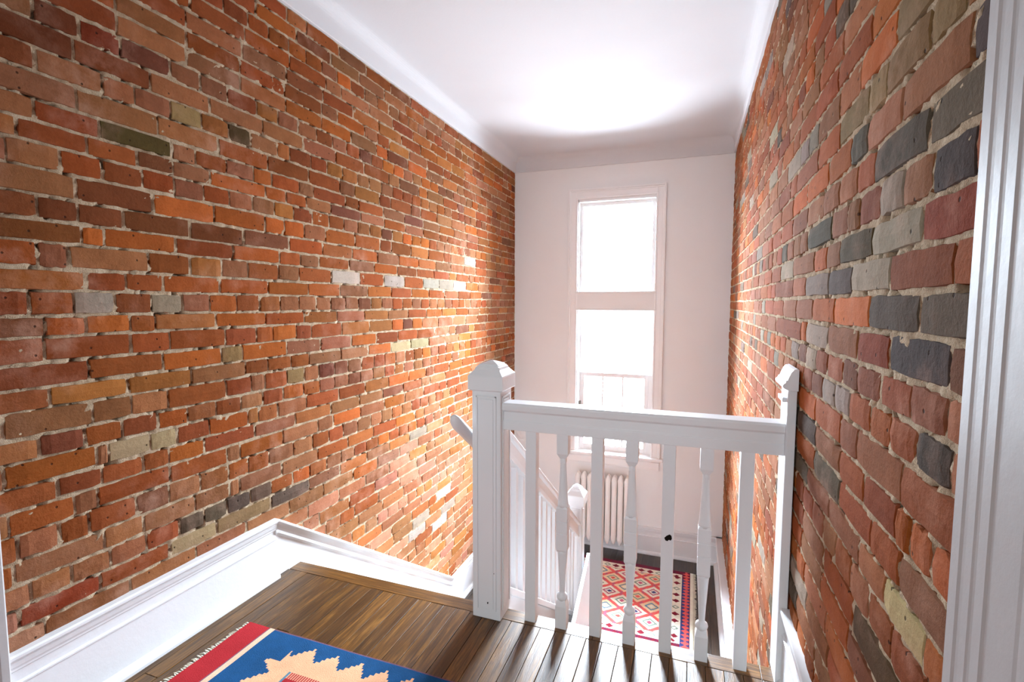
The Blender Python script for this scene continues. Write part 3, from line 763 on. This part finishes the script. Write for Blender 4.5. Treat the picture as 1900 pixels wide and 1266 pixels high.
# grab rail fixed inside the stair railing
gr = sb
sec = [(.020 * math.cos(a) * (1 if abs(math.cos(a)) < .8 else .95), .024 * math.sin(a)) for a in [i * math.pi / 8 for i in range(16)]]
def zgr(y): return .612 - .70 * (y - 1.375)
secs = []
for y, s in ((1.316, .30), (1.320, .62), (1.330, .88), (1.345, 1.0), (2.60, 1.0), (2.61, .7)):
    secs.append([(-.667 + p * s, y, zgr(y) + q * s) for p, q in sec])
MB().sweep(secs, smooth=True).build('grab_rail', WHITE, gr)['label'] = 'rounded grab rail on the inner side'
for y in (1.45, 2.0, 2.5):
    MB().box(-.660, -.606, y - .008, y + .008, zgr(y) - .028, zgr(y) - .012).build('bracket', WHITE, gr, bevel=.002)

# ------------------------------------------------------------------ door of the cupboard under the stairs, standing ajar
dr = tag(empty('cupboard_door', (-.533, 2.775, ZL)), 'white cupboard door under the stairs standing ajar beside the lower newel', 'door')
P0 = Vector((-.533, 2.775)); P1 = Vector((-.463, 2.02)); dv = (P1 - P0).normalized(); nv = Vector((dv.y, -dv.x))
def dpoly(a0, a1, t0, t1): return [tuple(P0 + dv * a + nv * t) for a, t in ((a0, t0), (a1, t0), (a1, t1), (a0, t1))]
MB().prism(dpoly(0, .755, -.009, .009), ZL + .010, -.45, 2).build('door_leaf', WHITE, dr, bevel=.002)
for zz in (-.56, -.88):
    MB().prism(dpoly(-.012, .02, .008, .014), zz - .022, zz + .022, 2).lathe([(.005, zz - .024), (.005, zz + .024)], P0.x - .006, P0.y + .006, 8).build('hinge', BRASS, dr)
kp = P0 + dv * .70 - nv * .026
MB().lathe([(.004, -.735), (.013, -.728), (.016, -.718), (.013, -.708), (.004, -.701)], kp.x, kp.y, 12).build('knob', BRASS, dr)

# ------------------------------------------------------------------ radiator
rad = tag(empty('radiator', (-.635, 3.86, ZL)), 'old white cast iron column radiator standing under the tall window', 'radiator')
px_, x0r = .0487, -.8345; zb, ztp = -.905, -.352
for i in range(9):
    cx = x0r + px_ * i
    secs = []
    m = MB()
    for yo in (-.022, .022):      # two columns joined by pointed heads top and bottom
        pr = [(.004, .004, zb), (.012, .010, zb + .012), (.020, .014, zb + .030), (.0235, .016, zb + .050), (.0215, .015, zb + .075), (.0215, .015, ztp - .085), (.0225, .016, ztp - .055), (.0238, .017, ztp - .040), (.0215, .016, ztp - .026), (.012, .010, ztp - .008), (.003, .004, ztp)]
        m.sweep([[(cx + a * math.cos(t), 3.865 + yo + b * 1.25 * math.sin(t), z) for t in [j * math.pi / 5 for j in range(10)]] for a, b, z in pr], smooth=True)
    m.box(cx - .014, cx + .014, 3.848, 3.882, zb + .030, zb + .060); m.box(cx - .014, cx + .014, 3.848, 3.882, ztp - .060, ztp - .030)
    m.box(cx - .0245, cx + .0245, 3.856, 3.874, zb + .040, zb + .056); m.box(cx - .0245, cx + .0245, 3.856, 3.874, ztp - .052, ztp - .036)
    m.build('section', RADM, rad, loc=(cx, 3.865, zb))
for cx in (x0r, x0r + 8 * px_):
    for yo in (-.026, .026):
        MB().lathe([(.014, ZL), (.012, ZL + .01), (.008, ZL + .04), (.014, zb + .03)], cx, 3.865 + yo, 10).build('foot', RADM, rad)
m = MB(); xe = x0r + 8 * px_ + .020
m.lathe([(.007, ZL), (.007, -.93), (.012, -.925), (.012, -.905), (.016, -.90), (.016, -.885), (.010, -.875), (.013, -.868), (.013, -.852), (.004, -.848)], xe + .025, 3.865, 10)
m.box(xe - .01, xe + .02, 3.858, 3.872, zb + .010, zb + .024)
m.build('valve', BRASS, rad)

# ------------------------------------------------------------------ rugs
W = {'red': wool('wool_red', (168, 40, 46)), 'blue': wool('wool_blue', (26, 76, 122), .3), 'sand': wool('wool_sand', (234, 178, 138)), 'edge': wool('wool_edge', (112, 84, 104)), 'pale': wool('wool_pale', (226, 190, 160)),
     'cream': wool('wool_cream', (244, 236, 218)), 'navy': wool('wool_navy', (58, 62, 110)), 'plum': wool('wool_plum', (104, 34, 58)), 'rose': wool('wool_rose', (216, 90, 84)), 'green': wool('wool_green', (128, 148, 132)),
     'hatch': wool('wool_hatch', (226, 160, 128)), 'teal': wool('wool_teal', (90, 130, 150)), 'mauve': wool('wool_mauve', (176, 88, 110)), 'wine': wool('wool_wine', (118, 30, 44)), 'peach': wool('wool_peach', (240, 206, 168))}
def rug_mesh(name, x0, x1, y0, y1, z, cell, fn, th=.0045, wav=.0006):
    nx_ = int(round((x1 - x0) / cell)); ny_ = int(round((y1 - y0) / cell))
    keys = list(W); used = {}
    verts = []
    for j in range(ny_ + 1):
        for i in range(nx_ + 1):
            X, Y = x0 + i * (x1 - x0) / nx_, y0 + j * (y1 - y0) / ny_
            verts.append((X * S, Y * S, (z + th + wav * math.sin(X * 23 + Y * 11) + wav * math.sin(Y * 31)) * S))
    faces = []; mi = []; mats = []
    for j in range(ny_):
        for i in range(nx_):
            c = fn(x0 + (i + .5) * (x1 - x0) / nx_, y0 + (j + .5) * (y1 - y0) / ny_)
            if c not in used: used[c] = len(mats); mats.append(W[c])
            a = j * (nx_ + 1) + i; faces.append((a, a + 1, a + nx_ + 2, a + nx_ + 1)); mi.append(used[c])
    # edge skirt down to the floor
    rim = [i for i in range(nx_ + 1)] + [j * (nx_ + 1) + nx_ for j in range(1, ny_ + 1)] + [ny_ * (nx_ + 1) + i for i in range(nx_ - 1, -1, -1)] + [j * (nx_ + 1) for j in range(ny_ - 1, 0, -1)]
    b = len(verts)
    for r in rim: verts.append((verts[r][0], verts[r][1], z * S))
    n = len(rim)
    for q in range(n): faces.append((rim[q], b + q, b + (q + 1) % n, rim[(q + 1) % n])); mi.append(0)
    me = bpy.data.meshes.new(name); me.from_pydata(verts, [], faces)
    for mt in mats: me.materials.append(mt)
    me.polygons.foreach_set('material_index', mi); me.update()
    o = bpy.data.objects.new(name, me); COL.objects.link(o)
    return o
def fringe(x, side, y0, y1, z, length, parent, step=.006, seed=1):
    rg = random.Random(seed); m = MB(); y = y0
    while y < y1:
        L_ = length * rg.uniform(.55, 1.1); dy = rg.uniform(-.007, .007); r = .0022
        p0 = (x, y, z + .004); p1 = (x + side * L_ * .55, y + dy * .4, z + .0035); p2 = (x + side * L_, y + dy, z + .0015)
        m.sweep([[(p[0], p[1] + r * s * math.cos(t), p[2] + r * s * math.sin(t)) for t in (0, 2.09, 4.19)] for p, s in ((p0, 1.), (p1, 1.5), (p2, .7))])
        y += step * rg.uniform(.7, 1.4)
    o = m.build('fringe', W['cream'], parent, recalc=False); tag(o, kind='stuff'); return o

def tooth(t, n=5, period=.0805):
    """stepped sawtooth: climbs in small steps, drops sharply"""
    q = (t / period) % 1.0
    v = q / .62 if q < .62 else (1 - q) / .38
    return round(v * n) / n
def upper_pattern(x, y):
    v = x + 1.272; u = 1.110 - y
    if v < .078: return 'red'
    if v < .083: return 'edge'
    if v < .100: return 'pale'
    if u < .003: return 'edge'
    v -= .100
    du = .076 - .046 * tooth(v + .030)
    dv_ = .120 - .045 * tooth(u + .02)
    if u < du or v < dv_ or (u < .10 and v < .118): return 'blue'
    if u < .122 or v < .175 - .0 * u: 
        return 'sand'
    if v < .181: return 'teal'
    if u < .145: return 'red' if int(v / .0035) % 2 else 'hatch'
    return 'red'
up = rug_mesh('rug', -1.272, .10, .25, 1.110, .0006, .0036, upper_pattern)
tag(up, 'blue and red wool rug with a stepped sand coloured medallion on the upper floor', 'rug')
fringe(-1.272, -1, .255, 1.108, .0006, .020, up)

RY0, RX0 = 2.866, -1.15
def lower_pattern(x, y):
    # outer red and navy band with small diamonds
    ex = .035 - x
    if ex < 0: return 'cream'
    ey = 3.742 - y; ew = x - RX0; en = y - RY0
    e = min(ex, ew, ey * 1.0, en)
    if min(ex, ew) < .055 and ey > .0 and ex < .055 or ew < .055:
        q = ((y * 1.0 / .0373) % 1.0) - .5; p = (min(ex, ew) - .024) / .024
        if min(ex, ew) < .004: return 'plum'
        d = abs(q) * 2 * .9 + abs(p) * .9
        base = 'navy' if ey > .10 else 'plum'
        return 'rose' if d < .95 else base
    if ey < .048 or en < .048:
        q = ((x / .0373) % 1.0) - .5; p = (min(ey, en) - .024) / .024
        return 'wine' if abs(q) * 2 + abs(p) < .7 else 'plum'
    # cream border with lozenges
    bx_, by = ex - .055, ey - .048; bw, bn = ew - .055, en - .044
    b = min(bx_, bw, by, bn)
    if b < .066:
        if b < .004 or b > .062: return 'cream' if b < .064 else 'rose'
        if min(bx_, bw) <= min(by, bn):
            t = (y - 3.65) / .0745; c = min(bx_, bw) - .033; L_ = .026; h = .0215
            k = round(t); dt = (t - k) * .0745
            d = abs(c) / L_ + abs(dt) / h
        else:
            t = (x + .055) / .0625; c = min(by, bn) - .033; k = round(t); dt = (t - k) * .0625
            d = abs(dt) / .027 + abs(c) / .023
        if d < 1: return ('wine' if k % 3 != 1 else 'green') if d > .0 and (k % 3 != 1 or d > .55) else 'cream'
        return 'cream'
    # trellis of diamonds
    a = (x + .488) / .192; c = (y - 3.485) / .172
    s_, t_ = a + c, a - c
    fs_, ft_ = abs(s_ - round(s_)), abs(t_ - round(t_))
    g = max(fs_, ft_)
    if g > .405: return 'rose' if (int(math.floor(s_ * 7)) + int(math.floor(t_ * 7))) % 5 else 'mauve'
    k = (round(s_) + 2 * round(t_)) % 4
    if g < .10: return ('rose', 'navy', 'cream', 'mauve')[k]
    dx = abs(a - (round(s_) + round(t_)) / 2); dy = abs(c - (round(s_) - round(t_)) / 2)
    if .17 < g < .25: return ('green', 'mauve', 'teal', 'green')[k]
    return ('cream', 'peach', 'cream', 'peach')[(k + 1) % 4]
lo = rug_mesh('rug', RX0, .054, RY0, 3.742, ZL + .0006, .0046, lower_pattern)
tag(lo, 'red and cream patterned flatweave rug with diamond trellis on the lower landing', 'rug')
fringe(.054, 1, RY0 + .003, 3.74, ZL + .0006, .022, lo, .0045, 4)
